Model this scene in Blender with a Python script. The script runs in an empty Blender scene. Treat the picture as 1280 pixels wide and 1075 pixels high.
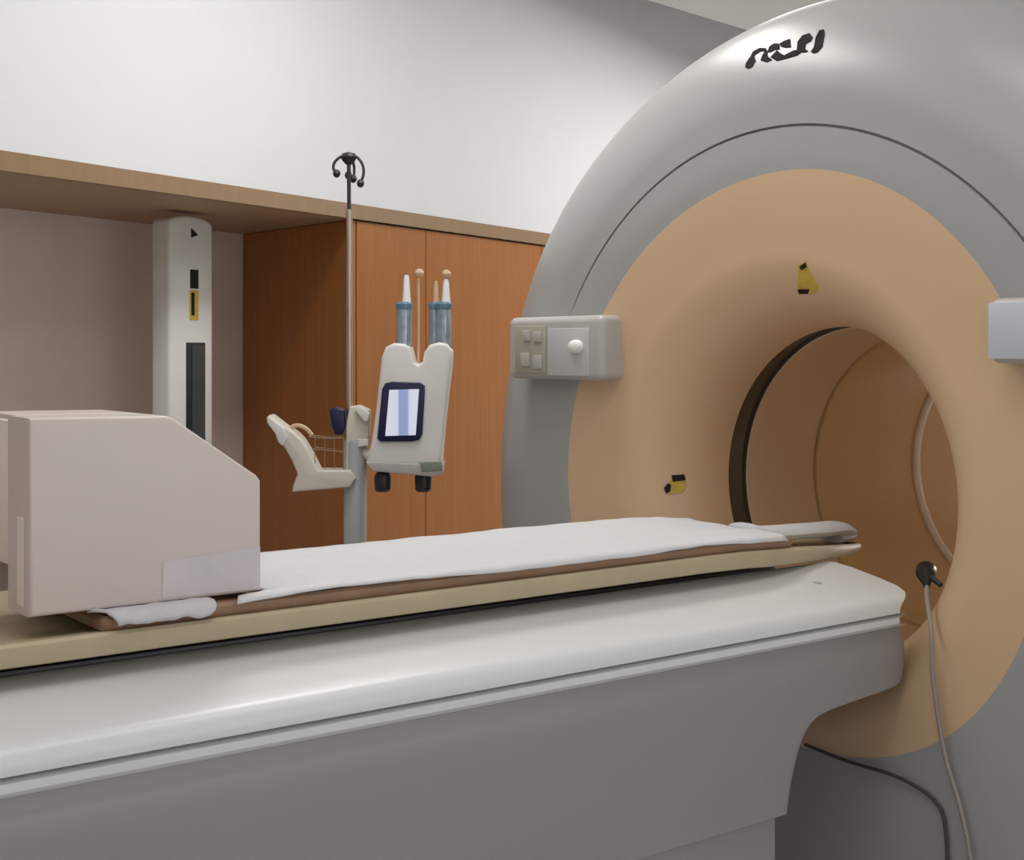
import bpy, bmesh, math, random
from mathutils import Vector, Matrix
random.seed(7)
sc = bpy.context.scene
COL = sc.collection
PI = math.pi

# ------------------------------------------------------------------ frames
# world: X = axis of scanner and patient table (into the bore), Z up, bore axis at y=0, z=ZB
ZB = 1.08
CAM = Vector((-2.36, -1.933, 1.375))
F_PX = 1700.0
TA = math.atan(2260 / F_PX)
FWD = Vector((math.cos(TA), math.sin(TA), 0)); RIGHT = Vector((math.sin(TA), -math.cos(TA), 0))
# room: U runs along the back wall, N points from the back wall into the room
P0 = Vector((-0.086, 1.988, 0)); U = Vector((0.9261, 0.377, 0)).normalized(); N = Vector((0.377, -0.9261, 0)).normalized()
def room(u, n, z): return P0 + U * u + N * n + Vector((0, 0, z))

# ------------------------------------------------------------------ materials
def srgb(r, g, b):
    f = lambda c: ((c / 255) / 12.92 if c / 255 <= 0.04045 else ((c / 255 + 0.055) / 1.055) ** 2.4)
    return (f(r), f(g), f(b), 1)
def mat(name, col, rough=0.5, metal=0.0, var=0.04, vscale=6.0, bump=0.0, bscale=200.0, coat=0.0, spec=0.5, emit=None, estr=0.0, trans=0.0, stretch=None):
    m = bpy.data.materials.new(name); m.use_nodes = True
    nt = m.node_tree; bs = nt.nodes['Principled BSDF']
    bs.inputs['Roughness'].default_value = rough; bs.inputs['Metallic'].default_value = metal
    bs.inputs['Coat Weight'].default_value = coat; bs.inputs['Coat Roughness'].default_value = 0.15
    bs.inputs['Specular IOR Level'].default_value = spec
    bs.inputs['Transmission Weight'].default_value = trans
    tc = nt.nodes.new('ShaderNodeTexCoord'); mp = nt.nodes.new('ShaderNodeMapping')
    nt.links.new(tc.outputs['Object'], mp.inputs['Vector'])
    if stretch: mp.inputs['Scale'].default_value = stretch
    nz = nt.nodes.new('ShaderNodeTexNoise'); nz.inputs['Scale'].default_value = vscale; nz.inputs['Detail'].default_value = 4
    nt.links.new(mp.outputs['Vector'], nz.inputs['Vector'])
    rp = nt.nodes.new('ShaderNodeValToRGB')
    c0 = [max(0, c * (1 - var)) for c in col[:3]] + [1]; c1 = [min(1, c * (1 + var)) for c in col[:3]] + [1]
    rp.color_ramp.elements[0].position = 0.3; rp.color_ramp.elements[1].position = 0.7
    rp.color_ramp.elements[0].color = c0; rp.color_ramp.elements[1].color = c1
    nt.links.new(nz.outputs['Fac'], rp.inputs['Fac']); nt.links.new(rp.outputs['Color'], bs.inputs['Base Color'])
    if bump:
        n2 = nt.nodes.new('ShaderNodeTexNoise'); n2.inputs['Scale'].default_value = bscale; n2.inputs['Detail'].default_value = 3
        nt.links.new(mp.outputs['Vector'], n2.inputs['Vector'])
        b = nt.nodes.new('ShaderNodeBump'); b.inputs['Strength'].default_value = bump; b.inputs['Distance'].default_value = 0.002
        nt.links.new(n2.outputs['Fac'], b.inputs['Height']); nt.links.new(b.outputs['Normal'], bs.inputs['Normal'])
    if emit:
        bs.inputs['Emission Color'].default_value = emit; bs.inputs['Emission Strength'].default_value = estr
    return m
def wood(name, dark, light, rough=0.4):
    m = bpy.data.materials.new(name); m.use_nodes = True
    nt = m.node_tree; bs = nt.nodes['Principled BSDF']; bs.inputs['Roughness'].default_value = rough
    tc = nt.nodes.new('ShaderNodeTexCoord'); mp = nt.nodes.new('ShaderNodeMapping'); mp.inputs['Scale'].default_value = (22, 22, 1.1)
    nt.links.new(tc.outputs['Object'], mp.inputs['Vector'])
    nz = nt.nodes.new('ShaderNodeTexNoise'); nz.inputs['Scale'].default_value = 2.2; nz.inputs['Detail'].default_value = 8; nz.inputs['Distortion'].default_value = 0.6
    nt.links.new(mp.outputs['Vector'], nz.inputs['Vector'])
    rp = nt.nodes.new('ShaderNodeValToRGB')
    rp.color_ramp.elements[0].position = 0.3; rp.color_ramp.elements[1].position = 0.72
    rp.color_ramp.elements[0].color = dark; rp.color_ramp.elements[1].color = light
    nt.links.new(nz.outputs['Fac'], rp.inputs['Fac']); nt.links.new(rp.outputs['Color'], bs.inputs['Base Color'])
    return m
M = {}
M['wall'] = mat('white_wall_paint', (0.745, 0.755, 0.765, 1), 0.7, var=0.01, bump=0.05, bscale=300)
M['taupe'] = mat('taupe_wall_paint', (0.80, 0.69, 0.64, 1), 0.65, var=0.02, bump=0.05, bscale=300)
M['ceiling'] = mat('ceiling_paint', (0.72, 0.72, 0.70, 1), 0.8, var=0.01)
M['floor'] = mat('grey_vinyl_floor', (0.60, 0.58, 0.555, 1), 0.35, var=0.08, vscale=40)
M['fascia'] = wood('shelf_wood', (0.27, 0.168, 0.088, 1), (0.30, 0.19, 0.10, 1), 0.45)
M['soffit'] = wood('soffit_wood_brightened', (0.40, 0.255, 0.14, 1), (0.44, 0.285, 0.16, 1), 0.5)  # shelf wood lightened in place of bounce light on the underside
M['cab'] = wood('cabinet_wood', (0.34, 0.118, 0.022, 1), (0.40, 0.150, 0.031, 1), 0.35)
M['cover'] = mat('grey_cover_plastic', (0.375, 0.376, 0.372, 1), 0.33, var=0.012, vscale=3, bump=0.02, bscale=400)
M['peach'] = mat('peach_plastic', (0.675, 0.47, 0.29, 1), 0.42, var=0.012, vscale=3, bump=0.02, bscale=400)
M['liner'] = mat('golden_bore_liner', (0.66, 0.42, 0.18, 1), 0.38, var=0.012, vscale=3)
M['ring'] = mat('dark_ring', (0.055, 0.045, 0.03, 1), 0.25, var=0.1)
M['lip'] = mat('white_ring_plastic', (0.86, 0.83, 0.76, 1), 0.2)
M['black'] = mat('black_plastic', (0.015, 0.014, 0.015, 1), 0.35, var=0.1)
M['ink'] = mat('dark_ink', (0.025, 0.021, 0.02, 1), 0.8, var=0.1, spec=0.1)
M['panel'] = mat('control_panel_plastic', (0.47, 0.45, 0.43, 1), 0.35)
M['panel_light'] = mat('control_panel_face', (0.54, 0.53, 0.535, 1), 0.3)
M['keypad'] = mat('keypad_rubber', (0.40, 0.37, 0.31, 1), 0.5, var=0.08, vscale=40)
M['button'] = mat('white_button', (0.85, 0.85, 0.82, 1), 0.15)
M['bluegrey'] = mat('pale_blue_panel', (0.58, 0.61, 0.68, 1), 0.3)
M['yellow'] = mat('yellow_sticker', (0.58, 0.40, 0.05, 1), 0.4, var=0.1, vscale=60)
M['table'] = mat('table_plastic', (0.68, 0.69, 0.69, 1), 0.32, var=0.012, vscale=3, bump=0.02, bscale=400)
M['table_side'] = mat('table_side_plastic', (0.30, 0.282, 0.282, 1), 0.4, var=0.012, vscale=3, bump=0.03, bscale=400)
M['cradle'] = mat('cream_cradle', (0.46, 0.38, 0.25, 1), 0.42, var=0.05, vscale=14)
M['mattress'] = mat('brown_vinyl_pad', (0.27, 0.155, 0.09, 1), 0.5, var=0.10, vscale=20)
M['sheet'] = mat('white_sheet', (0.655, 0.655, 0.67, 1), 0.85, var=0.02, vscale=30, bump=0.25, bscale=250)
M['cloth'] = mat('grey_cloth', (0.56, 0.53, 0.56, 1), 0.9, var=0.05, vscale=30, bump=0.4, bscale=300)
M['box'] = mat('pinkish_box_plastic', (0.60, 0.525, 0.49, 1), 0.4, var=0.02, vscale=5, bump=0.02, bscale=300)
M['tape'] = mat('pale_tape', (0.58, 0.53, 0.535, 1), 0.3, var=0.05, vscale=20)
M['boxpanel'] = mat('pale_end_panel', (0.80, 0.72, 0.66, 1), 0.35)
M['white'] = mat('white_plastic', (0.72, 0.71, 0.68, 1), 0.35)
M['ivory'] = mat('ivory_plastic', (0.64, 0.60, 0.53, 1), 0.4)
M['colgrey'] = mat('grey_painted_column', (0.36, 0.38, 0.37, 1), 0.35)
M['chrome'] = mat('brushed_steel', (0.50, 0.42, 0.34, 1), 0.3, metal=0.85)
M['darkmetal'] = mat('dark_metal', (0.02, 0.018, 0.02, 1), 0.45)
M['navy'] = mat('navy_bezel', (0.008, 0.011, 0.06, 1), 0.3, var=0.15)
M['screen'] = None
M['syringe'] = mat('syringe_barrel', (0.30, 0.36, 0.42, 1), 0.1, var=0.2, vscale=40, metal=0.35)
M['steelblue'] = mat('blue_collar', (0.10, 0.19, 0.27, 1), 0.3)
M['nozzle'] = mat('white_nozzle', (0.82, 0.82, 0.84, 1), 0.2)
M['tan'] = mat('tan_cap', (0.62, 0.43, 0.27, 1), 0.35)
M['cordlight'] = mat('grey_cord', (0.29, 0.255, 0.22, 1), 0.45)
M['seamdark'] = mat('dark_seam_line', (0.06, 0.055, 0.06, 1), 0.5)
M['greenish'] = mat('green_grey_base', (0.22, 0.25, 0.20, 1), 0.4)
def screen_mat():
    m = bpy.data.materials.new('lit_screen'); m.use_nodes = True
    nt = m.node_tree; bs = nt.nodes['Principled BSDF']; bs.inputs['Roughness'].default_value = 0.2
    tc = nt.nodes.new('ShaderNodeTexCoord'); sp = nt.nodes.new('ShaderNodeSeparateXYZ'); rp = nt.nodes.new('ShaderNodeValToRGB')
    nt.links.new(tc.outputs['Generated'], sp.inputs['Vector']); nt.links.new(sp.outputs['X'], rp.inputs['Fac'])
    e = rp.color_ramp.elements; e[0].position = 0.0; e[0].color = srgb(232, 236, 250); e[1].position = 1.0; e[1].color = srgb(232, 236, 250)
    for p, c in ((0.36, srgb(228, 232, 250)), (0.42, srgb(150, 166, 215)), (0.66, srgb(155, 170, 218)), (0.72, srgb(228, 232, 250))):
        n = e.new(p); n.color = c
    nt.links.new(rp.outputs['Color'], bs.inputs['Emission Color']); bs.inputs['Emission Strength'].default_value = 0.8
    bs.inputs['Base Color'].default_value = (0.05, 0.05, 0.06, 1)
    return m
M['screen'] = screen_mat()
M['lamp'] = mat('lamp_diffuser', (0.9, 0.9, 0.9, 1), 0.5, emit=(1, 0.98, 0.95, 1), estr=3.0)

# ------------------------------------------------------------------ helpers
def obj(name, bm, m, parent=None, smooth=True, angle=35, loc=None):
    me = bpy.data.meshes.new(name)
    bmesh.ops.recalc_face_normals(bm, faces=bm.faces[:])
    bm.to_mesh(me); bm.free()
    me.materials.append(m)
    if smooth:
        for p in me.polygons: p.use_smooth = True
        me.set_sharp_from_angle(angle=math.radians(angle))
    o = bpy.data.objects.new(name, me); COL.objects.link(o)
    if parent: o.parent = parent
    if loc is not None: o.location = loc
    return o
def tag(o, label=None, cat=None, group=None, kind=None):
    if label: o['label'] = label
    if cat: o['category'] = cat
    if group: o['group'] = group
    if kind: o['kind'] = kind
    return o
def empty(name, loc=(0, 0, 0), rz=0, label=None, cat=None, group=None):
    o = bpy.data.objects.new(name, None); COL.objects.link(o); o.location = loc; o.rotation_euler = (0, 0, rz)
    o.empty_display_size = 0.1
    return tag(o, label, cat, group)
def box(bm, lo, hi, bev=0.0, seg=2, mtx=None):
    r = bmesh.ops.create_cube(bm, size=1)
    vs = r['verts']
    for v in vs: v.co = Vector([lo[i] + (v.co[i] + 0.5) * (hi[i] - lo[i]) for i in range(3)])
    if bev:
        es = list({e for v in vs for e in v.link_edges})
        g = bmesh.ops.bevel(bm, geom=es, offset=bev, segments=seg, profile=0.5, affect='EDGES')
        vs = list({v for f in g['faces'] for v in f.verts} | {v for v in vs if v.is_valid})
    if mtx is not None:
        for v in vs: v.co = mtx @ v.co
    return bm
def new_box(*a, **k):
    bm = bmesh.new(); box(bm, *a, **k); return bm
def prism(bm, pts, a, b, plane='xz', bev=0.0, seg=2):
    """extrude a 2D outline between a and b along the third axis"""
    def co(p, t):
        if plane == 'xz': return (p[0], t, p[1])
        if plane == 'yz': return (t, p[0], p[1])
        return (p[0], p[1], t)
    v0 = [bm.verts.new(co(p, a)) for p in pts]; v1 = [bm.verts.new(co(p, b)) for p in pts]
    n = len(pts); fs = [bm.faces.new(v0), bm.faces.new(v1[::-1])]
    for i in range(n): bm.faces.new((v0[i], v1[i], v1[(i + 1) % n], v0[(i + 1) % n]))
    bmesh.ops.recalc_face_normals(bm, faces=bm.faces[:])
    if bev:
        es = [e for f in fs for e in f.edges]
        bmesh.ops.bevel(bm, geom=es, offset=bev, segments=seg, profile=0.5, affect='EDGES')
    return bm
def room_prism(bm, un, z0, z1):
    v0 = [bm.verts.new(room(u, n, z0)) for u, n in un]; v1 = [bm.verts.new(room(u, n, z1)) for u, n in un]
    k = len(un); bm.faces.new(v0); bm.faces.new(v1[::-1])
    for i in range(k): bm.faces.new((v0[i], v1[i], v1[(i + 1) % k], v0[(i + 1) % k]))
    return bm
def tube(bm, pts, r, seg=10, cap=True):
    pts = [Vector(p) for p in pts]; rs = r if isinstance(r, (list, tuple)) else [r] * len(pts)
    rings = []; prev = None
    for i, p in enumerate(pts):
        t = (pts[min(i + 1, len(pts) - 1)] - pts[max(i - 1, 0)]).normalized()
        if prev is None:
            a = Vector((0, 0, 1)) if abs(t.z) < 0.9 else Vector((1, 0, 0))
            x = t.cross(a).normalized()
        else: x = (prev - t * prev.dot(t)).normalized()
        prev = x; y = t.cross(x)
        rings.append([bm.verts.new(p + (x * math.cos(2 * PI * k / seg) + y * math.sin(2 * PI * k / seg)) * rs[i]) for k in range(seg)])
    for a, b in zip(rings, rings[1:]):
        for k in range(seg): bm.faces.new((a[k], a[(k + 1) % seg], b[(k + 1) % seg], b[k]))
    if cap: bm.faces.new(rings[0][::-1]); bm.faces.new(rings[-1])
    return bm
def spline(pts, n=8):
    P = [Vector(p) for p in pts]; out = []
    for i in range(len(P) - 1):
        p0 = P[max(i - 1, 0)]; p1 = P[i]; p2 = P[i + 1]; p3 = P[min(i + 2, len(P) - 1)]
        for k in range(n):
            t = k / n
            out.append(0.5 * ((2 * p1) + (p2 - p0) * t + (2 * p0 - 5 * p1 + 4 * p2 - p3) * t * t + (3 * p1 - p0 - 3 * p2 + p3) * t ** 3))
    out.append(P[-1]); return out
def lathe(bm, prof, c=(0, 0, 0), axis='z', seg=20):
    rings = []
    for r, h in prof:
        ring = []
        for k in range(seg):
            a = 2 * PI * k / seg; x, y = max(r, 1e-5) * math.cos(a), max(r, 1e-5) * math.sin(a)
            q = {'z': (x, y, h), 'x': (h, x, y), 'y': (x, h, y)}[axis]
            ring.append(bm.verts.new(Vector(c) + Vector(q)))
        rings.append(ring)
    for a, b in zip(rings, rings[1:]):
        for k in range(seg): bm.faces.new((a[k], a[(k + 1) % seg], b[(k + 1) % seg], b[k]))
    bm.faces.new(rings[0][::-1]); bm.faces.new(rings[-1])
    return bm
def smooth_periodic(tb, n=6):
    """low-order Fourier fit of an angle/radius table, for clean closed outlines"""
    S = [lerp_table(tb, -180 + 2 * k, 360) for k in range(180)]
    A = [(sum(v * math.cos(j * math.radians(-180 + 2 * k)) for k, v in enumerate(S)) / 90, sum(v * math.sin(j * math.radians(-180 + 2 * k)) for k, v in enumerate(S)) / 90) for j in range(n + 1)]
    return lambda t: A[0][0] / 2 + sum(A[j][0] * math.cos(j * t) + A[j][1] * math.sin(j * t) for j in range(1, n + 1))
def lerp_table(tb, x, period=None):
    if period:
        tb = sorted(tb); tb = [(tb[-1][0] - period, tb[-1][1])] + tb + [(tb[0][0] + period, tb[0][1])]
        while x < tb[0][0]: x += period
        while x > tb[-1][0]: x -= period
    if x <= tb[0][0]: return tb[0][1]
    for (a, va), (b, vb) in zip(tb, tb[1:]):
        if x <= b:
            t = (x - a) / (b - a); t = t * t * (3 - 2 * t) if period else t
            return va + (vb - va) * t
    return tb[-1][1]

# ------------------------------------------------------------------ the room
ZC = 2.9; ZTOP = 3.3; ZS = 1.818; ZF = 1.867
def struct(name, bm, m): return tag(obj(name, bm, m, smooth=False), kind='structure')
struct('floor', room_prism(bmesh.new(), [(-6, -0.9), (5, -0.9), (5, 5.2), (-6, 5.2)], -0.1, 0.0), M['floor'])
# overhanging white wall above the wooden shelf, and the taupe recess below it
struct('wall_back', room_prism(bmesh.new(), [(-6, -0.9), (5, -0.9), (5, 0.0), (-6, 0.0)], ZF, ZTOP), M['wall'])
struct('wall_alcove', room_prism(bmesh.new(), [(-6, -0.9), (5, -0.9), (5, -0.72), (-6, -0.72)], 0.0, ZS), M['taupe'])
struct('trim_1', room_prism(bmesh.new(), [(-6, -0.022), (5, -0.022), (5, 0.004), (-6, 0.004)], ZS, ZF), M['fascia'])
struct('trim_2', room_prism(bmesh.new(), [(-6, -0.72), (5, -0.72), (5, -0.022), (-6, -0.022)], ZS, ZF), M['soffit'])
struct('wall_left', room_prism(bmesh.new(), [(-6.1, -0.9), (-6, -0.9), (-6, 5.2), (-6.1, 5.2)], 0, ZTOP), M['wall'])
struct('wall_right', room_prism(bmesh.new(), [(5, -0.9), (5.1, -0.9), (5.1, 5.2), (5, 5.2)], 0, ZTOP), M['wall'])
struct('wall_front', room_prism(bmesh.new(), [(-6, 5.2), (5, 5.2), (5, 5.3), (-6, 5.3)], 0, ZTOP), M['wall'])
# ceiling: lowered over most of the room, its slanting edge leaves a raised cove along the back wall on the right
e0 = Vector((1.649, 2.422, 0)); e1 = Vector((2.325, 2.534, 0)); ed = (e1 - e0).normalized()
def un_of(p): q = p - P0; return (q.dot(U), q.dot(N))
ea = un_of(e0 - ed * 1.28); eb = un_of(e0 + ed * 2.6)
bm = room_prism(bmesh.new(), [(-6, 5.2), (-6, 0.0), (ea[0] - 0.1, 0.0), ea, eb, (5, eb[1] + 0.2), (5, 5.2)], ZC, ZTOP)
room_prism(bm, [(-6.1, -0.9), (5.1, -0.9), (5.1, 5.3), (-6.1, 5.3)], ZTOP, ZTOP + 0.08)
struct('ceiling', bm, M['ceiling'])

# built-in wooden cabinet at the right end of the recess
cab = empty('wooden_cabinet', room(0.9, -0.3, 0), 0, 'orange-brown wooden built-in cabinet standing under the wooden shelf beside the scanner', 'cabinet')
inv = Matrix.Translation(-cab.location)
def cab_part(name, un, z0, z1, m, bev=0.0):
    bm = room_prism(bmesh.new(), un, z0, z1)
    bmesh.ops.transform(bm, matrix=inv, verts=bm.verts[:])
    bmesh.ops.recalc_face_normals(bm, faces=bm.faces[:])
    if bev: bmesh.ops.bevel(bm, geom=bm.edges[:], offset=bev, segments=2, affect='EDGES')
    return obj(name, bm, m, cab)
cab_part('side_panel', [(0.028, -0.01), (0.05, -0.01), (0.302, -0.715), (0.28, -0.715)], 0.0, ZS - 0.002, M['cab'], 0.002)
cab_part('carcass', [(0.056, -0.03), (2.2, -0.03), (2.2, -0.715), (0.308, -0.715)], 0.08, ZS - 0.012, M['cab'])
DU = [0.053, 0.46, 1.30, 2.14]
for i in range(3):
    u0 = DU[i] + (0.0015 if i else 0); u1 = DU[i + 1] - 0.0015
    cab_part('cabinet_door', [(u0, -0.008), (u1, -0.008), (u1, -0.028), (u0, -0.028)], 0.085, ZS - 0.004, M['cab'], 0.0015)
cab_part('plinth', [(0.08, -0.06), (2.2, -0.06), (2.2, -0.08), (0.08, -0.08)], 0.0, 0.08, M['black'])

# positioning-laser column in the recess
lc = empty('laser_column', room(-0.427, -0.33, 0), math.atan2(U.y, U.x), 'slim white wall laser column with black window, in the recess left of the cabinet', 'laser column')
def lrect(name, x0, x1, y0, y1, z0, z1, m, bev=0.0, seg=3, par=None): return obj(name, new_box((x0, y0, z0), (x1, y1, z1), bev, seg), m, par or lc)
# local -Y faces the room here, so front is at y=-0.04
hw = 0.0965
bm = bmesh.new()
pts = []
for k in range(9):
    a = PI * k / 8
    pts.append((hw * math.cos(a), 1.775 + 0.030 * math.sin(a)))
pts = [(-hw, 0.03), (hw, 0.03)] + pts
prism(bm, pts, -0.04, 0.04, 'xz', 0.012, 4)
obj('housing', bm, M['white'], lc)
lrect('foot', -0.14, 0.14, -0.09, 0.09, 0.0, 0.03, M['white'], 0.006)
wf = lrect('window_frame', -0.026, 0.058, -0.0425, -0.036, 0.98, 1.405, M['black'], 0.002)
lrect('window_glass', -0.003, 0.052, -0.0445, -0.0418, 0.985, 1.398, mat('dark_glass', (0.05, 0.052, 0.055, 1), 0.08, var=0.2), 0.0, par=wf)
lrect('laser_label', -0.008, 0.028, -0.0412, -0.039, 1.575, 1.635, M['ink'], 0.0)['label'] = 'dark rectangular label'
lrect('laser_label', -0.010, 0.028, -0.0412, -0.039, 1.475, 1.570, M['yellow'], 0.0)['label'] = 'yellow warning label'
lrect('laser_label_mark', -0.004, 0.010, -0.0420, -0.0405, 1.49, 1.562, M['ink'], 0.0)
bm = bmesh.new(); prism(bm, [(-0.004, 1.735), (0.028, 1.745), (-0.004, 1.765)], -0.0412, -0.039, 'xz')
obj('arrow_mark', bm, M['ink'], lc, smooth=False)

# ------------------------------------------------------------------ the scanner
R_OUT = [(90, 1.065), (75, 1.07), (60, 1.08), (45, 1.105), (30, 1.125), (15, 1.14), (0, 1.15), (-20, 1.20), (-38, 1.32), (-48, 1.35), (-60, 1.25), (-75, 1.12), (-90, 1.08)]
R_OUT += [(180 - a, r) for a, r in R_OUT if abs(a) != 90]
R_OUT = [(a if a <= 180 else a - 360, r) for a, r in R_OUT]
r_out_s = smooth_periodic(R_OUT, 10)
def r_out(t):
    r = r_out_s(t)
    s = math.sin(t)
    if s < 0: r = min(r, 1.08 / -s)
    return r
PEACH = [(-180, .635), (-164, .612), (-151, .607), (-141, .595), (-131, .588), (-118, .545), (-105, .52), (-90, .515), (-75, .52), (-62, .545), (-49, .588), (-39, .61), (-20, .65), (-5, .66), (18, .657), (45, .652), (70, .658), (90, .666), (110, .675), (130, .677), (143, .664), (165, .645)]
r_peach = smooth_periodic(PEACH, 6)
RC = 0.83; RB = 0.35; XF = -0.222
def front_x(r, t):
    """x of the front skin at polar radius r and angle t about the bore axis"""
    if r < 0.51:
        c = max(-1, min(1, 1 - (r - RB) / 0.16)); return XF * math.sin(math.acos(c))
    if r < RC: return XF - 0.016 * math.sin(min(1, (r - 0.51) / 0.2) * PI / 2) + 0.008 * max(0, (r - 0.7) / 0.13)
    s = min(1, (r - RC) / (r_out(t) - RC))
    return -0.230 + 0.05 * s + 0.21 * (1 - (max(0, 1 - s ** 2.3)) ** (1 / 2.3))
NT = 240
TH = [2 * PI * k / NT for k in range(NT)]
gan = empty('pet_scanner', (0.4, 0, 0), 0, 'large grey ring-shaped body scanner with peach front face around its open bore', 'scanner')
GL = Vector((0.4, 0, 0))
def gp(x, r, t): return Vector((x, r * math.cos(t), ZB + r * math.sin(t))) - GL
def gloft(name, stations, m, parent=gan, angle=35):
    """stations: functions t -> (x, r)"""
    bm = bmesh.new(); rings = []
    for st in stations: rings.append([bm.verts.new(gp(*st(t), t)) for t in TH])
    for a, b in zip(rings, rings[1:]):
        for k in range(NT): bm.faces.new((a[k], a[(k + 1) % NT], b[(k + 1) % NT], b[k]))
    bm.normal_update()
    me = bpy.data.meshes.new(name); bm.to_mesh(me); bm.free(); me.materials.append(m)
    for p in me.polygons: p.use_smooth = True
    me.set_sharp_from_angle(angle=math.radians(angle))
    o = bpy.data.objects.new(name, me); COL.objects.link(o); o.parent = parent
    return o
def cst(x, r): return lambda t: (x, r)
# peach front panel with its flared mouth
st = [cst(0.004, 0.356), cst(0.004, RB)]
for k in range(19):
    ph = PI / 2 * k / 18
    st.append(cst(XF * math.sin(ph), RB + 0.16 * (1 - math.cos(ph))))
for k in range(1, 9):
    st.append(lambda t, k=k: ((lambda r: (front_x(r, t), r))(0.51 + (r_peach(t) - 0.51) * k / 8)))

front = gloft('front_panel', st, M['peach']); front['label'] = 'peach front panel flaring into the bore'
# grey cover
st = [lambda t: (front_x(r_peach(t), t), r_peach(t))]
RSEAM = 0.760
def seam_d(t):
    d = (math.degrees(t) + 180) % 360 - 180
    return 0.009 * max(0, min(1, (d - 28) / 16)) * max(0, min(1, (165 - d) / 10))
def stn(r, dx=0.0): return lambda t: (front_x(r, t) + dx, r)
for k in range(1, 6): st.append(lambda t, k=k: ((lambda r: (front_x(r, t), r))(r_peach(t) + (RSEAM - 0.004 - r_peach(t)) * k / 5)))
st += [stn(RSEAM - 0.003), lambda t: (front_x(RSEAM - 0.0018, t) + seam_d(t), RSEAM - 0.0018), lambda t: (front_x(RSEAM + 0.0018, t) + seam_d(t), RSEAM + 0.0018), stn(RSEAM + 0.003)]
for k in range(1, 5): st.append(stn(RSEAM + 0.003 + (RC - RSEAM - 0.003) * k / 4))
NB = 26
for k in range(1, NB + 1):
    s = math.sin(PI / 2 * k / NB)
    st.append(lambda t, s=s: ((lambda r: (front_x(r, t), r))(RC + (r_out(t) - RC) * s)))
st += [lambda t: (0.6, r_out(t)), lambda t: (1.15, r_out(t) - 0.02), lambda t: (1.24, r_out(t) - 0.09), cst(1.25, 0.6), cst(1.22, 0.45), cst(1.12, 0.385)]
cover = gloft('outer_cover', st, M['cover']); cover['label'] = 'grey outer cover'
# bore
gloft('bore_ring', [cst(0.002, 0.352), cst(0.002, 0.358), cst(0.066, 0.358), cst(0.068, 0.349)], M['ring'])['label'] = 'dark ring inside the mouth of the bore'
gloft('bore_tunnel', [cst(0.066, 0.352), cst(0.067, 0.348), cst(0.19, 0.349), cst(0.308, 0.349), cst(0.3085, 0.356), cst(0.3125, 0.356)], M['peach'])
gloft('inner_tunnel', [cst(0.3125, 0.356), cst(0.313, 0.343), cst(0.5, 0.343), cst(0.700, 0.343)], M['liner'])['label'] = 'golden tan inner bore'
gloft('bore_lip', [cst(0.699, 0.345), cst(0.700, 0.337), cst(0.706, 0.333), cst(0.72, 0.333), cst(0.726, 0.337), cst(0.728, 0.386)], M['lip'])['label'] = 'pale shiny ring deep in the bore'
gloft('rear_tunnel', [cst(0.727, 0.384), cst(0.9, 0.384), cst(1.13, 0.384)], M['liner'])
# control panels either side of the mouth
def control_panel(sign, y0, y1, z0, z1, mface, label):
    a, b = (y0, y1) if sign > 0 else (-y1, -y0)
    bm = bmesh.new(); box(bm, (-0.292, a, z0), (-0.13, b, z1), 0.018, 5)
    bmesh.ops.translate(bm, vec=-GL, verts=bm.verts[:])
    cp = obj('control_panel', bm, M['panel'], gan); cp['label'] = label
    def sub(name, lo, hi, m, bev=0.002):
        bm = new_box(lo, hi, bev, 2); bmesh.ops.translate(bm, vec=-GL, verts=bm.verts[:]); return obj(name, bm, m, cp)
    return cp, sub, a, b
cp, sub, a, b = control_panel(1, 0.470, 0.835, 1.308, 1.462, M['panel'], 'grey control panel with keypad and white button')
sub('face_plate', (-0.296, 0.512, 1.318), (-0.29, 0.668, 1.432), M['panel_light'])
sub('keypad', (-0.2955, 0.675, 1.322), (-0.29, 0.80, 1.44), M['keypad'])
for (y, z, w, h) in ((0.705, 1.412, 0.03, 0.026), (0.748, 1.416, 0.03, 0.026), (0.705, 1.350, 0.034, 0.034), (0.755, 1.356, 0.034, 0.034)):
    sub('key', (-0.300, y - w / 2, z - h / 2), (-0.294, y + w / 2, z + h / 2), M['panel'], 0.002)
bm = lathe(bmesh.new(), [(0.0, -0.018), (0.012, -0.017), (0.020, -0.012), (0.023, -0.004), (0.023, 0.004)], (-0.296, 0.555, 1.388), 'x', 24)
for v in bm.verts: v.co.z = 1.388 + (v.co.z - 1.388) * 0.72
bmesh.ops.translate(bm, vec=-GL, verts=bm.verts[:])
obj('button', bm, M['button'], cp)['label'] = 'shiny white oval button'
cp, sub, a, b = control_panel(-1, 0.548, 0.90, 1.355, 1.468, M['panel'], 'pale blue-grey control panel at the right edge')
sub('face_plate', (-0.297, a + 0.02, 1.363), (-0.29, b - 0.006, 1.460), M['bluegrey'])
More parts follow.
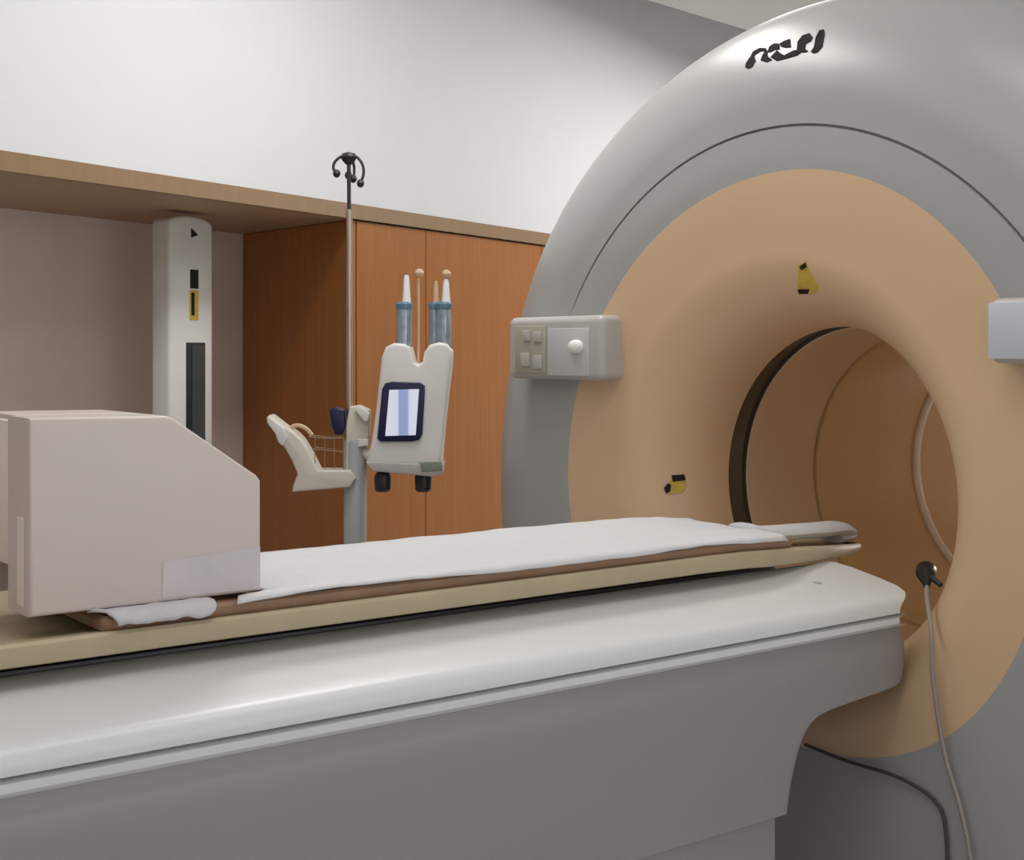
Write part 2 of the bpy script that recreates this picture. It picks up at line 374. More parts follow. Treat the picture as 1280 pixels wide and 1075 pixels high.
# laser warning stickers on the peach face
def sticker(pts, m, parent, lift=0.003, name='warning_sticker'):
    bm = bmesh.new()
    P = []
    for y, z in pts:
        r = math.hypot(y, z - ZB); t = math.atan2(z - ZB, y); P.append((front_x(r, t), y, z))
    rn = lambda y, z: Vector((-0.7, -0.7 * y / math.hypot(y, z - ZB), -0.7 * (z - ZB) / math.hypot(y, z - ZB)))
    top = [bm.verts.new(Vector((x, y, z)) + rn(y, z) * lift - GL) for x, y, z in P]; bot = [bm.verts.new(Vector((x + 0.001, y, z)) - GL) for x, y, z in P]
    n = len(P); bm.faces.new(bot[::-1])
    yc = sum(p[1] for p in P) / n; zc = sum(p[2] for p in P) / n
    mid = bm.verts.new(Vector((front_x(math.hypot(yc, zc - ZB), math.atan2(zc - ZB, yc)), yc, zc)) + rn(yc, zc) * lift - GL)
    for i in range(n):
        bm.faces.new((top[i], bot[i], bot[(i + 1) % n], top[(i + 1) % n])); bm.faces.new((mid, top[i], top[(i + 1) % n]))
    return obj(name, bm, m, parent, smooth=False)
s = sticker([(-0.0625, 1.5551), (-0.0830, 1.5588), (-0.0864, 1.5457), (-0.0955, 1.5181), (-0.0948, 1.5053), (-0.0757, 1.4965), (-0.0343, 1.498), (-0.0419, 1.5139)], M['yellow'], front); s['label'] = 'yellow warning sticker above the bore'
sticker([(-0.0660, 1.5521), (-0.0825, 1.5600), (-0.0850, 1.5510), (-0.0690, 1.5450)], M['ink'], front, 0.005, 'sticker_mark')
sticker([(-0.0375, 1.5065), (-0.0700, 1.5055), (-0.0600, 1.4978), (-0.0356, 1.4986)], M['ink'], front, 0.005, 'sticker_mark')
s = sticker([(0.3906, 1.0751), (0.381, 1.0786), (0.3741, 1.0746), (0.3729, 1.0596), (0.3763, 1.0449), (0.3896, 1.0433), (0.396, 1.0453)], M['yellow'], front); s['label'] = 'yellow warning sticker left of the bore'
sticker([(0.3890, 1.0863), (0.3749, 1.0878), (0.3733, 1.0745), (0.3875, 1.0713)], M['ink'], front, 0.005, 'sticker_mark')
sticker([(0.3988, 1.0564), (0.3937, 1.0676), (0.3894, 1.0638), (0.3899, 1.0489), (0.3948, 1.0434)], M['ink'], front, 0.005, 'sticker_mark')
# dark slanted lettering on the upper bevel of the cover
LOGO = [
 [(0.0965, 1.986), (0.0989, 1.9938), (0.0939, 2.0041), (0.0839, 2.0059), (0.0737, 1.9947), (0.0776, 1.9844), (0.0864, 1.9823)],
 [(0.0917, 2.0093), (0.0899, 2.0193), (0.075, 2.023), (0.056, 2.0192), (0.0507, 2.0135), (0.0686, 2.016), (0.0801, 2.0126), (0.0833, 2.0048)],
 [(0.0542, 1.9938), (0.0545, 2.0021), (0.0517, 2.0109), (0.0447, 2.0086), (0.0404, 1.9995), (0.0236, 1.99), (0.0365, 1.9878)],
 [(0.0424, 2.0109), (0.0432, 2.0213), (0.0336, 2.0251), (0.0194, 2.0222), (0.0124, 2.0107), (0.0244, 2.0121), (0.0346, 2.0094)],
 [(0.0231, 1.9944), (0.0119, 2.0051), (-0.0005, 1.9973), (-0.0118, 1.9916), (-0.0315, 1.9969), (-0.0447, 1.9963), (-0.0532, 1.9911), (-0.0442, 1.9866), (-0.0187, 1.985), (0.0033, 1.9845)],
 [(0.0149, 2.0223), (0.0044, 2.0258), (-0.0083, 2.027), (-0.0191, 2.0101), (-0.005, 2.0119), (0.0084, 2.0164)],
 [(-0.045, 1.998), (-0.0383, 2.0155), (-0.0434, 2.0264), (-0.0597, 2.0278), (-0.0719, 2.0181), (-0.0706, 2.012), (-0.0607, 2.0085), (-0.063, 1.9982), (-0.0736, 1.9927), (-0.0635, 1.9919)],
 [(-0.0841, 1.9899), (-0.0884, 1.997), (-0.0834, 2.0159), (-0.0843, 2.0284), (-0.0946, 2.0282), (-0.1018, 2.0177), (-0.1074, 1.9953), (-0.1005, 1.9869), (-0.0917, 1.9858)]]
bm = bmesh.new()
for poly in LOGO:
    P = []; yc = sum(p[0] for p in poly) / len(poly); zc = sum(p[1] for p in poly) / len(poly)
    for y, z in poly:
        y = yc + (y - yc) * 1.12; z = zc + (z - zc) * 1.22
        r = math.hypot(y, z - ZB); t = math.atan2(z - ZB, y); P.append(Vector((front_x(r, t), y, z)))
    top = [bm.verts.new(p + Vector((-0.0014, 0, 0.0014)) - GL) for p in P]; bot = [bm.verts.new(p + Vector((0.002, 0, -0.002)) - GL) for p in P]
    n = len(P); bm.faces.new(top); bm.faces.new(bot[::-1])
    for i in range(n): bm.faces.new((top[i], bot[i], bot[(i + 1) % n], top[(i + 1) % n]))
obj('lettering', bm, M['ink'], cover, smooth=False)['label'] = 'dark slanted lettering'


# ------------------------------------------------------------------ patient table
tab = empty('scanner_table', (-1.4, 0, 0), 0, 'long grey patient table on its pedestal, reaching into the scanner mouth', 'table')
TL = Vector((-1.4, 0, 0))
XL = -2.75
def tobj(name, bm, m, angle=35, par=tab):
    bmesh.ops.translate(bm, vec=-TL, verts=bm.verts[:]); return obj(name, bm, m, par, angle=angle)
def end_x(y, x0, rr):
    """plan outline of the head end: rounded corners"""
    d = max(0, abs(y) - (0.343 - rr)); return x0 - rr + math.sqrt(max(0, rr * rr - d * d))
def body_loft(name, prof, m, x0=-0.206, rr=0.055):
    """prof: closed (y,z) half outline for the near side, mirrored; lofted along x"""
    full = prof + [(-y, z) for y, z in prof[::-1]]
    bm = bmesh.new(); rings = []
    NX = 12
    ring0 = [bm.verts.new((XL, y, z)) for y, z in full]
    rings = [ring0]
    for k in range(NX + 1):
        f = k / NX
        rings.append([bm.verts.new((-0.6 + (end_x(y, x0, rr) + 0.6) * f, y, z)) for y, z in full])
    n = len(full)
    for a, b in zip(rings, rings[1:]):
        for i in range(n): bm.faces.new((a[i], a[(i + 1) % n], b[(i + 1) % n], b[i]))
    bm.faces.new(rings[0]); bm.faces.new(rings[-1][::-1])
    return tobj(name, bm, m)
top_prof = [(-0.13, 0.90), (-0.13, 0.954), (-0.145, 0.9545), (-0.19, 0.949), (-0.25, 0.938), (-0.295, 0.9285), (-0.322, 0.922), (-0.331, 0.9185), (-0.338, 0.913), (-0.3425, 0.905), (-0.344, 0.896), (-0.344, 0.889), (-0.340, 0.8875), (-0.30, 0.8875)]
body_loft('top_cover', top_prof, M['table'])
# side shell with the cantilevered head end
def side_outline(inset=0.0):
    return [(XL, 0.556), (-0.508, 0.556), (-0.506, 0.60), (-0.501, 0.640), (-0.492, 0.675), (-0.477, 0.703), (-0.455, 0.721), (-0.42, 0.730), (-0.36, 0.736), (-0.28, 0.742), (-0.23, 0.748), (-0.216, 0.757)]
lip = [(-0.30, 0.8825), (-0.338, 0.8825), (-0.343, 0.880), (-0.343, 0.870), (-0.338, 0.864), (-0.331, 0.861), (-0.30, 0.861)]
body_loft('side_rail', lip, M['table'])
def shell_y(z): return lerp_table([(0.56, 0.300), (0.66, 0.314), (0.78, 0.328), (0.812, 0.330), (0.830, 0.328), (0.845, 0.322), (0.862, 0.317), (0.89, 0.317)], z)
so = side_outline()
rows = [(-0.214, z) for z in (0.885, 0.872, 0.862, 0.854, 0.845, 0.837, 0.830, 0.821, 0.812, 0.80, 0.78)]
rows += [(p.x, p.z) for p in spline([(x, 0, z) for x, z in so[:0:-1]], 5)]
bm = bmesh.new(); rings = []
rc = 0.022
for x, z in rows:
    y = shell_y(z); half = [(XL, -y), (x - rc - 0.006, -y)]
    for k in range(7):
        a = PI / 2 * k / 6
        half.append((x - rc + rc * math.sin(a), -(y - rc + rc * math.cos(a))))
    rings.append([bm.verts.new((px, py, z)) for px, py in half + [(px, -py) for px, py in half[::-1]]])
n = len(rings[0])
for a, b in zip(rings, rings[1:]):
    for i in range(n): bm.faces.new((a[i], a[(i + 1) % n], b[(i + 1) % n], b[i]))
bm.faces.new(rings[0]); bm.faces.new(rings[-1][::-1])
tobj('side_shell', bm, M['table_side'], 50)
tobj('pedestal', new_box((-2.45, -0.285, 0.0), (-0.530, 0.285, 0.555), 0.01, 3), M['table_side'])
tobj('screw_cap', lathe(bmesh.new(), [(0.007, 0.0), (0.007, 0.002), (0.004, 0.003)], (-0.365, -0.235, 0.9405), 'z', 14), M['panel'])
# sliding cradle
CR = [(-2.62, .20, 1.010, .977), (-0.62, .20, 1.010, .977), (-0.50, .195, 1.008, .974), (-0.42, .183, 1.003, .968), (-0.34, .165, .997, .963), (-0.23, .135, .987, .956), (-0.14, .110, .979, .951), (-0.06, .082, .971, .949), (-0.02, .062, .967, .949), (0.0, .045, .964, .950), (0.008, .02, .962, .952)]
bm = bmesh.new(); rings = []
for x, w, zt, zb in CR:
    dish = 0.004 + 0.012 * min(1, w / 0.2)
    half = [(-w + 0.012, zb), (-w + 0.003, zb + 0.003), (-w, zb + 0.009), (-w, zt - 0.005), (-w + 0.003, zt - 0.001), (-w + 0.007, zt), (-w + 0.012, zt - 0.001)]
    inner = [(-w * (1 - 0.06 - f), zt - 0.001 - dish * math.sin(f / 0.94 * PI / 2)) for f in (0.15, 0.35, 0.6, 0.8)]
    full = half + inner + [(-y, z) for y, z in inner[::-1]] + [(-y, z) for y, z in half[::-1]]
    rings.append([bm.verts.new((x, y, z)) for y, z in full])
n = len(rings[0])
for a, b in zip(rings, rings[1:]):
    for i in range(n): bm.faces.new((a[i], a[(i + 1) % n], b[(i + 1) % n], b[i]))
bm.faces.new(rings[0]); bm.faces.new(rings[-1][::-1])
tobj('cradle', bm, M['cradle'])['label'] = 'cream sliding cradle'
tobj('cradle_support', new_box((-2.4, -0.11, 0.9), (-0.34, 0.11, 0.957), 0.004, 2), M['black'])
def half_w(x): return lerp_table([(a, b) for a, b, c, d in CR], x)
def lip_z(x): return lerp_table([(a, c) for a, b, c, d in CR], x)
# brown pad on the cradle
XS = [-1.72, -1.715, -1.6, -1.4, -1.2, -1.0, -0.8, -0.62, -0.55, -0.5, -0.46, -0.42, -0.38, -0.35, -0.345]
bm = bmesh.new(); rings = []
for i, x in enumerate(XS):
    w = half_w(x) - 0.008; zt = lip_z(x) + 0.018; e = 0.006 if i in (0, len(XS) - 1) else 0
    row = [(-w + e + 0.004, zt - 0.0185), (-w + e, zt - 0.012), (-w + e, zt - 0.004), (-w + 0.005 + e, zt - e)]
    row += [(-w * f, zt - 0.003 * (1 - f) - e) for f in (0.75, 0.5, 0.25)]
    full = row + [(0, zt - 0.003 - e)] + [(-y, z) for y, z in row[::-1]]
    rings.append([bm.verts.new((x, y, z)) for y, z in full])
n = len(rings[0])
for a, b in zip(rings, rings[1:]):
    for i in range(n): bm.faces.new((a[i], a[(i + 1) % n], b[(i + 1) % n], b[i]))
bm.faces.new(rings[0]); bm.faces.new(rings[-1][::-1])
tag(obj('table_pad', bm, M['mattress']), 'thin brown vinyl pad lying on the cream table cradle under the white sheet', 'pad')

# white sheet over the pad
from mathutils import noise
def sheet_top(x, y):
    w = half_w(x) - 0.008
    zt = lip_z(x) + 0.018
    return zt - 0.003 * (1 - min(1, abs(y) / w))
bm = bmesh.new()
nx, ny = 90, 26
rows = []
for i in range(nx + 1):
    f = i / nx; row = []
    for j in range(ny + 1):
        g = j / ny
        near = -0.198 + 0.004 * math.sin(9 * f) ; far = 0.155
        x_end = -0.335 - 0.12 * max(0, (0.35 - g)) - 0.012 * math.sin(PI * g)
        x_start = -1.474 - (0.058, 0.05)[j] if j < 2 else -1.474
        x = x_start + (x_end - x_start) * f
        w = half_w(x) - 0.008
        yn = max(near, -(w + 0.0065)); yf = min(far, w - 0.015)
        y = yn + (yf - yn) * g
        z = sheet_top(x, y) + 0.0052 + 0.0022 * noise.noise(Vector((x * 7, y * 16, 1.3))) + 0.0014 * noise.noise(Vector((x * 22, y * 9, 4.3)))
        if y < -w: z -= 1.3 * (abs(y) - w)
        if g > 0.94: z += 0.001
        row.append(bm.verts.new((x, y, z)))
    rows.append(row)
for a, b in zip(rows, rows[1:]):
    for j in range(ny): bm.faces.new((a[j], a[j + 1], b[j + 1], b[j]))
# rolled tongue of the sheet running on over the narrow head end
tpts = spline([(-0.337, -0.022, 1.0165), (-0.318, -0.018, 1.0115), (-0.28, -0.013, 1.004), (-0.2, -0.008, 0.999), (-0.10, -0.004, 0.9955), (-0.04, 0.0, 0.994), (-0.012, 0.0, 0.990), (-0.004, 0.0, 0.981), (-0.016, 0.0, 0.975), (-0.04, 0.0, 0.974)], 6)
seg = 14; rings = []
for i, p in enumerate(tpts):
    t = (tpts[min(i + 1, len(tpts) - 1)] - tpts[max(i - 1, 0)]).normalized()
    side = Vector((0, 1, 0)); upv = t.cross(side) * -1
    fr = i / len(tpts); ww = 0.045 - 0.012 * fr; hh = 0.0125 if fr < 0.62 else 0.0085
    if i == 0: ww *= 0.6; hh *= 0.3
    rings.append([bm.verts.new(p + side * (ww * math.cos(2 * PI * k / seg)) + upv * (hh * math.sin(2 * PI * k / seg) + 0.0015 * noise.noise(p * 30))) for k in range(seg)])
for a, b in zip(rings, rings[1:]):
    for k in range(seg): bm.faces.new((a[k], a[(k + 1) % seg], b[(k + 1) % seg], b[k]))
bm.faces.new(rings[0]); bm.faces.new(rings[-1][::-1])
sh = obj('bed_sheet', bm, M['sheet'], angle=60)
if sh.data.polygons[0].normal.z < 0: sh.data.flip_normals()
md = sh.modifiers.new('thickness', 'SOLIDIFY'); md.thickness = 0.003; md.offset = 1
tag(sh, 'white bed sheet spread along the table pad, rolled at the bore end', 'sheet')

# box on the table
bx = empty('equipment_box', (-1.645, -0.02, 1.033), 0, 'boxy pinkish-white plastic unit with a chamfered corner standing on the table', 'equipment box')
BL = Vector((-1.645, -0.02, 1.033))
def bobj(name, bm, m, par=bx, angle=35):
    bmesh.ops.translate(bm, vec=-BL, verts=bm.verts[:]); return obj(name, bm, m, par, angle=angle)
zb0 = 1.0345
def chamf(x0, x1, z0): return [(x0, z0), (x1, z0), (x1, 1.192), (x1 - 0.006, 1.200), (-1.612, 1.284), (-1.622, 1.288), (x0, 1.290)]
bm = bmesh.new(); prism(bm, chamf(-1.808, -1.482, zb0), -0.172, -0.078, 'xz', 0.006, 3)
prism(bm, chamf(-1.796, -1.484, 1.088), -0.082, 0.05, 'xz', 0.004, 2)
prism(bm, chamf(-1.800, -1.484, zb0), 0.045, 0.085, 'xz', 0.006, 3)
bobj('casing', bm, M['box'])
bobj('end_panel', new_box((-1.806, -0.076, 1.09), (-1.795, 0.044, 1.284), 0.003, 2), M['boxpanel'])['label'] = 'paler end panel'
bobj('edge_strip', new_box((-1.8095, -0.150, 1.045), (-1.807, -0.125, 1.16), 0.001, 1), M['boxpanel'])
bm = bmesh.new(); prism(bm, [(-1.630, 1.042), (-1.484, 1.0385), (-1.484, 1.099), (-1.628, 1.091)], -0.1732, -0.171, 'xz')
bobj('tape_label', bm, M['tape'])['label'] = 'pale strip of tape at the lower corner'

# folded cloth tucked under the box edge
bm = bmesh.new(); rows = []
nx, ny = 30, 12
for i in range(nx + 1):
    f = i / nx; row = []
    for j in range(ny + 1):
        g = j / ny
        x = -1.726 + 0.168 * f + 0.02 * (g ** 3) * (1 - 2 * f) + 0.006 * math.sin(g * 9)
        s = g * 0.105 + 0.004 * noise.noise(Vector((f * 5, g, 2)))
        y = -0.115 - s; z = 1.0295
        if y < -0.192:
            d = -0.192 - y; y = -0.192 - 0.012 * math.sin(min(1, d / 0.02) * PI / 2); z = 1.0295 - 0.55 * d
        z += 0.0030 * (1 + noise.noise(Vector((x * 60, y * 40, 1)))) * (1 if y < -0.172 else 0.3)
        row.append(bm.verts.new((x, y, z)))
    rows.append(row)
for a, b in zip(rows, rows[1:]):
    for j in range(ny): bm.faces.new((a[j], a[j + 1], b[j + 1], b[j]))
cl = obj('folded_cloth', bm, M['cloth'], angle=70)
md = cl.modifiers.new('thickness', 'SOLIDIFY'); md.thickness = 0.004; md.offset = 1
tag(cl, 'crumpled grey-white cloth poking out under the boxy unit on the table edge', 'cloth')

# ------------------------------------------------------------------ cord and seam line on the scanner front
cord = empty('hanging_cord', (-0.25, -0.5, 0), 0, 'thin grey cord with a black plug hanging from the lower lip of the bore', 'cord')
CL = Vector((-0.25, -0.5, 0))
plug = Vector((-0.150, -0.325, 0.945))
pts = spline([plug + Vector((-0.012, -0.006, -0.018)), (-0.190, -0.352, 0.908), (-0.238, -0.396, 0.86), (-0.250, -0.409, 0.774), (-0.250, -0.433, 0.648), (-0.250, -0.467, 0.555), (-0.250, -0.489, 0.455), (-0.252, -0.50, 0.30), (-0.262, -0.502, 0.1), (-0.30, -0.50, 0.012), (-0.36, -0.52, 0.006)], 8)
bm = tube(bmesh.new(), pts, 0.0042, 10); bmesh.ops.translate(bm, vec=-CL, verts=bm.verts[:])
obj('cable', bm, M['cordlight'], cord)
bm = tube(bmesh.new(), [plug + Vector((0.016, 0.016, 0.006)), plug + Vector((-0.002, 0.004, 0.002)), plug + Vector((-0.008, -0.002, -0.012)), plug + Vector((-0.012, -0.006, -0.022))], [0.020, 0.018, 0.009, 0.005], 14)
bmesh.ops.translate(bm, vec=-CL, verts=bm.verts[:])
obj('plug', bm, M['black'], cord)['label'] = 'black tapered plug'
bm = tube(bmesh.new(), [plug + Vector((0, 0, 0.002)), (-0.156, -0.358, 0.932)], [0.006, 0.005], 10); bmesh.ops.translate(bm, vec=-CL, verts=bm.verts[:])
obj('clip', bm, M['black'], cord)
pts = spline([(-0.243, -0.10, 0.585), (-0.243, -0.206, 0.577), (-0.243, -0.301, 0.577), (-0.243, -0.36, 0.570), (-0.243, -0.408, 0.552), (-0.244, -0.430, 0.515), (-0.246, -0.436, 0.40), (-0.25, -0.43, 0.15), (-0.28, -0.42, 0.006), (-0.36, -0.40, 0.005)], 8)  # dark tube drawn in place of a shaded seam line in the cover
tag(obj('seam_line', tube(bmesh.new(), pts, 0.0038, 8), M['seamdark']), 'thin dark tube standing in for a seam line on the grey base cover under the peach face', 'cable')

# ------------------------------------------------------------------ injector stand behind the table
RZ = math.atan2(RIGHT.y, RIGHT.x)
SO = CAM + FWD * 3.9 + RIGHT * -0.468; SO.z = 0
inj = empty('contrast_injector', SO, RZ, 'contrast injector with lit screen on a tall hooked pole before the wooden cabinet', 'injector')
K = 3.9 / F_PX
def q(px, py): return ((px - 436) * K, 1.375 + (440 - py) * K)
def q3(px, py, y=0.0): x, z = q(px, py); return (x, y, z)
def iprism(name, pts, y0, y1, m, bev=0.004, par=inj, seg=3):
    bm = bmesh.new(); prism(bm, [q(*p) for p in pts], y0, y1, 'xz', bev, seg); return obj(name, bm, m, par)
def itube(name, pts, r, m, par=inj, seg=12): return obj(name, tube(bmesh.new(), pts, r, seg), m, par)
xc = q(444, 0)[0]
# wheeled base
bm = bmesh.new()
lathe(bm, [(0.04, 0.09), (0.06, 0.095), (0.06, 0.125), (0.035, 0.14)], (xc, 0, 0))
for k in range(5):
    a = 2 * PI * k / 5 + 0.3
    tube(bm, [(xc + 0.04 * math.cos(a), 0.04 * math.sin(a), 0.108), (xc + 0.25 * math.cos(a), 0.25 * math.sin(a), 0.085)], [0.02, 0.014], 10)
base = obj('base', bm, M['colgrey'], inj)
for k in range(5):
    a = 2 * PI * k / 5 + 0.3
    bm = lathe(bmesh.new(), [(0.02, -0.012), (0.035, -0.01), (0.035, 0.01), (0.02, 0.012)], (xc + 0.25 * math.cos(a), 0.25 * math.sin(a), 0.0365), 'y', 16)
    tube(bm, [(xc + 0.25 * math.cos(a), 0.25 * math.sin(a), 0.036), (xc + 0.25 * math.cos(a), 0.25 * math.sin(a), 0.085)], 0.007, 8)
    obj('caster', bm, M['black'], base)
ztop = q(0, 550)[1]
obj('column', lathe(bmesh.new(), [(0.033, 0.12), (0.033, ztop - 0.006), (0.030, ztop)], (xc, 0, 0), 'z', 24), M['colgrey'], inj)
iprism('column_cap', [(449, 548), (462, 548), (462, 556), (449, 558)], -0.036, -0.008, M['white'], 0.003)
iprism('mounting_block', [(433, 608), (449, 606), (451, 560), (462, 545), (463, 512), (450, 506), (438, 508), (434, 530)], -0.028, 0.022, M['ivory'], 0.006)
iprism('clamp_lever', [(446, 512), (452, 506), (464, 516), (462, 526), (457, 526)], -0.048, -0.02, M['white'], 0.004)
iprism('clamp_knob', [(413, 512), (420, 508), (432, 512), (433, 530), (430, 543), (420, 543), (415, 530)], -0.03, 0.02, M['navy'], 0.006)['label'] = 'dark blue-black clamp knob'
pb = q(437, 520); pt = q(436, 198)
pm = q(436.5, 262)
itube('pole_extension', [(pm[0], 0, pm[1] - 0.03), (pt[0], 0, pt[1])], 0.0058, M['darkmetal'], seg=14)['label'] = 'thin dark upper rod'
itube('pole', [(pb[0], 0, pb[1]), (pm[0], 0, pm[1])], 0.0088, M['chrome'], seg=16)['label'] = 'slim steel pole'
hub = obj('hook_hub', lathe(bmesh.new(), [(0.008, -0.020), (0.018, -0.010), (0.024, 0.002), (0.018, 0.012), (0.004, 0.016)], (pt[0], 0, pt[1] + 0.002), 'z', 18), M['darkmetal'], inj)
for sx, sy, dz in ((-1, -0.2, 0.0), (1, -0.1, 0.028), (-0.15, 1, 0.0), (0.25, 1, 0.01)):
    ex = 0.042
    P = [(pt[0] + sx * 0.008, sy * 0.008, pt[1] + 0.008), (pt[0] + sx * 0.024, sy * 0.024, pt[1] + 0.003), (pt[0] + sx * ex * 0.94, sy * ex * .94, pt[1] - 0.012 - dz * 0.2), (pt[0] + sx * (ex + 0.001), sy * ex, pt[1] - 0.030 - dz * 0.5), (pt[0] + sx * (ex - 0.008), sy * (ex - .008), pt[1] - 0.044 - dz)]
    bm = tube(bmesh.new(), spline(P, 5), 0.0042, 8)
    lathe(bm, [(0.0, -0.013), (0.008, -0.009), (0.0115, 0.0), (0.008, 0.009), (0.001, 0.012)], P[-1], 'z', 12)
    obj('hook', bm, M['darkmetal'], hub)
# tray arm on the left
tray = iprism('holder_tray', [(368, 613), (440, 607), (447, 596), (441, 586), (400, 586), (390, 566), (380, 549), (371, 540), (357, 531), (348, 524), (340, 518), (336, 522), (340, 529), (348, 537), (351, 548), (359, 558), (368, 574), (375, 590), (370, 604)], -0.05, 0.045, M['ivory'], 0.006)
itube('tray_hook', spline([q3(362, 540), q3(366, 533), q3(374, 532), q3(383, 536), q3(390, 544)], 5), [0.006] * 21, M['tan'], tray)
iprism('tray_rest', [(339, 519), (348, 526), (358, 534), (363, 545), (358, 556), (352, 551), (348, 540), (338, 527)], -0.056, -0.048, M['white'], 0.002, tray)
bm = bmesh.new()
for y in (-0.035, 0.03):
    tube(bm, [q3(388, 545, y), q3(410, 547, y), q3(432, 546, y)], 0.002, 6)
    tube(bm, [q3(392, 560, y), q3(432, 564, y)], 0.0016, 6)
for px in (396, 408, 420, 431): tube(bm, [q3(px, 546, -0.035), q3(px, 585, -0.035)], 0.0014, 6)
obj('wire_basket', bm, M['fascia'], tray)
# injector head
head = iprism('injector_head', [(462, 577), (469, 548), (474, 512), (478, 476), (481, 446), (486, 434), (496, 429), (508, 430), (516, 434), (519, 446), (521, 453), (526, 455), (531, 452), (533, 440), (540, 431), (551, 428), (561, 430), (567, 439), (566, 458), (562, 490), (558, 528), (555, 560), (554, 578)], -0.10, 0.02, M['white'], 0.010, seg=4)
iprism('head_base', [(462, 574), (556, 577), (555, 588), (545, 592), (470, 585)], -0.105, 0.025, M['panel'], 0.004, head)
iprism('status_plate', [(528, 574), (555, 573), (555, 584), (530, 586)], -0.1085, -0.10, M['greenish'], 0.002, head)
bez = iprism('screen_bezel', [(476, 545), (479, 517), (482, 485), (486, 478), (494, 476), (528, 477), (534, 481), (534, 490), (531, 540), (527, 547), (518, 549), (480, 549)], -0.109, -0.095, M['navy'], 0.003, head)
iprism('screen', [(486, 542), (491, 486), (527, 485), (523, 541)], -0.111, -0.107, M['screen'], 0.0, head)['label'] = 'lit white-blue touch screen'
def syringe(px, w, y, tipm, toppy, bot=436, topb=380):
    x = q(px, 0)[0]; z0 = q(0, bot)[1]; z1 = q(0, topb)[1]; r = w * K / 2
    s = obj('syringe', lathe(bmesh.new(), [(r * .98, z0), (r, z0 + 0.01), (r, z1 - 0.01), (r * .9, z1)], (x, y, 0), 'z', 18), M['syringe'], inj)
    obj('syringe_collar', lathe(bmesh.new(), [(r * 1.06, z1 - 0.016), (r * 1.08, z1 - 0.012), (r * 1.08, z1 - 0.002), (r * 0.8, z1 + 0.004)], (x, y, 0), 'z', 18), M['steelblue'], s)
    zt = q(0, toppy)[1]
    obj('syringe_nozzle', lathe(bmesh.new(), [(r * 0.62, z1), (r * 0.5, z1 + 0.02), (r * 0.38, zt - 0.012), (r * 0.26, zt)], (x + r * 0.3, y, 0), 'z', 14), tipm, s)
    return s
syringe(507, 19, -0.05, M['nozzle'], 345); syringe(544, 13, -0.045, M['tan'], 352); syringe(556, 19, -0.06, M['nozzle'], 350)
rod = itube('bead_rod', [q3(524, 455, -0.03), q3(524, 345, -0.03)], 0.0035, M['tan'], head, 8)
for (px, py, y) in ((525, 342, -0.03), (559, 344, -0.06)):
    obj('tip_cap', lathe(bmesh.new(), [(0.004, -0.012), (0.010, -0.009), (0.013, 0.0), (0.010, 0.009), (0.002, 0.012)], (q(px, 0)[0], y, q(0, py)[1]), 'z', 14), M['tan'], inj)
for px, py in ((480.5, 600), (530.5, 600)):
    x, z = q(px, py)
    obj('control_knob', lathe(bmesh.new(), [(0.018, -0.028), (0.023, -0.022), (0.0245, 0.012), (0.020, 0.024), (0.014, 0.028)], (x, -0.05, z), 'z', 18), M['black'], inj)['label'] = 'black knob under the injector head'
itube('head_arm', [q3(452, 560, 0.0), q3(462, 570, -0.02), q3(480, 572, -0.03)], 0.014, M['ivory'])

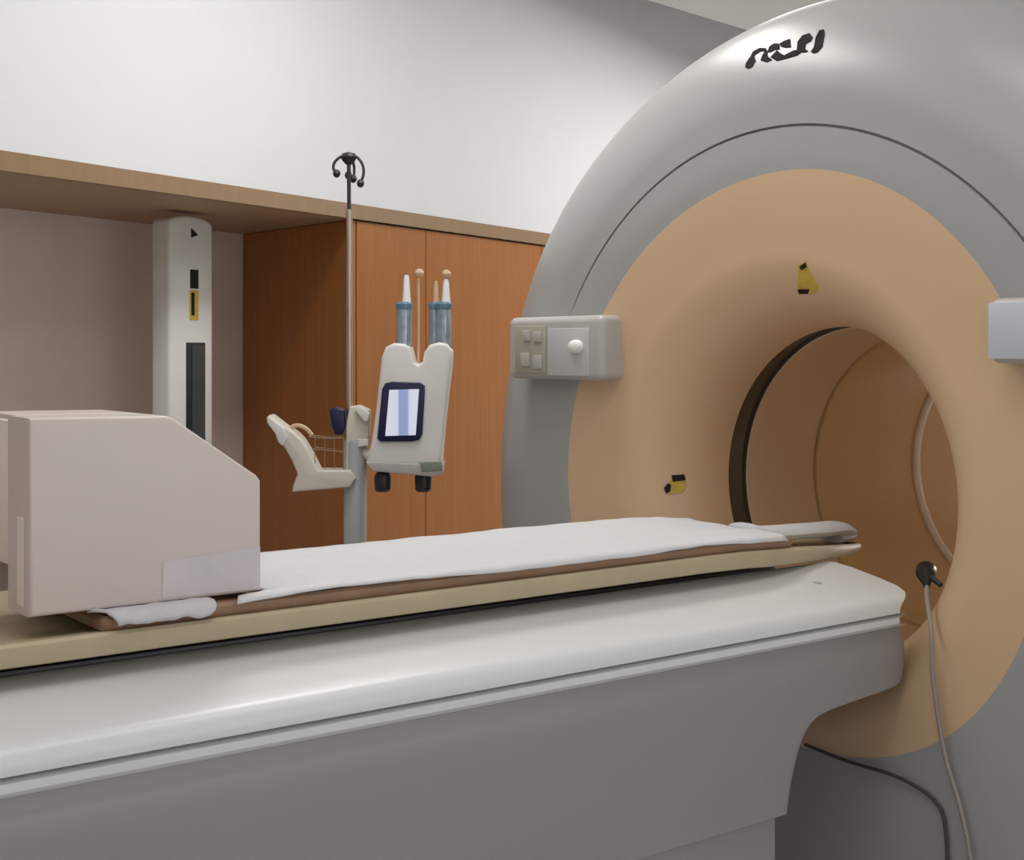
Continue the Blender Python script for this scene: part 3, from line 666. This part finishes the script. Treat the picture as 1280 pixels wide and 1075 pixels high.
# ------------------------------------------------------------------ lamps
def area(name, loc, sx, sy, power, col=(1, 0.98, 0.95), rot=(0, 0, 0)):
    l = bpy.data.lights.new(name, 'AREA'); l.shape = 'RECTANGLE'; l.size = sx; l.size_y = sy; l.energy = power; l.color = col
    o = bpy.data.objects.new(name, l); COL.objects.link(o); o.location = loc; o.rotation_euler = rot; return o
RW = math.atan2(U.y, U.x)
def ceiling_light(loc, rz, label, power, w=1.2, d=0.6):
    t = empty('ceiling_light', loc, rz, label, 'ceiling light')
    bm = bmesh.new()
    for lo, hi in (((-w / 2 - .03, -d / 2 - .03, -0.03), (w / 2 + .03, -d / 2, 0)), ((-w / 2 - .03, d / 2, -0.03), (w / 2 + .03, d / 2 + .03, 0)), ((-w / 2 - .03, -d / 2, -0.03), (-w / 2, d / 2, 0)), ((w / 2, -d / 2, -0.03), (w / 2 + .03, d / 2, 0))): box(bm, lo, hi, 0.002, 1)
    obj('frame', bm, M['white'], t)
    obj('diffuser', new_box((-w / 2 + .002, -d / 2 + .002, -0.02), (w / 2 - .002, d / 2 - .002, -0.004)), M['lamp'], t, smooth=False)
    area('lamp', (loc[0], loc[1], loc[2] - 0.04), w, d, power, rot=(0, 0, rz))
ceiling_light((2.95, 1.5, ZC), 0, 'bright ceiling light panel beyond the top of the scanner', 60)
area('lamp_recess_side', room(-3.3, 1.1, ZC - 0.02), 2.4, 0.4, 9.5, rot=(0, 0, RW))
area('lamp_mid', room(-0.8, 0.95, ZC - 0.02), 1.2, 0.4, 21, rot=(0, 0, RW))
area('lamp_cove_side', room(1.4, 1.15, ZC - 0.02), 1.6, 0.4, 12, rot=(0, 0, RW))
area('lamp_front', room(-2.2, 2.1, ZC - 0.02), 1.6, 0.6, 11, rot=(0, 0, RW))
# unseen fill light added at the front wall to brighten upright faces
area('front_fill', room(-2.6, 5.15, 1.65), 3.0, 1.7, 29, (0.92, 0.96, 1.0), rot=(PI / 2, 0, RW))
wr = area('bore_fill', room(4.95, 4.1, 1.35), 1.3, 1.3, 38, (1.0, 0.95, 0.86), rot=(PI / 2, 0, RW + PI / 2))  # added fill with no fitting behind it, aimed into the rear of the bore
wr.data.spread = math.radians(40)
w = bpy.data.worlds.new('World'); sc.world = w; w.use_nodes = True
w.node_tree.nodes['Background'].inputs['Color'].default_value = (0.9, 0.95, 1, 1); w.node_tree.nodes['Background'].inputs['Strength'].default_value = 0.25

# ------------------------------------------------------------------ camera
cam = bpy.data.cameras.new('Camera'); co = bpy.data.objects.new('Camera', cam); COL.objects.link(co)
cam.sensor_width = 36; cam.sensor_fit = 'HORIZONTAL'; cam.lens = F_PX / 1280 * 36; cam.shift_y = -(537.5 - 440) / 1280
cam.clip_start = 0.05
co.location = CAM
co.rotation_euler = FWD.to_track_quat('-Z', 'Y').to_euler()
sc.camera = co
vs = sc.view_settings; vs.view_transform = 'Standard'; vs.look = 'None'; vs.gamma = 1; vs.use_curve_mapping = False; vs.exposure = -0.1
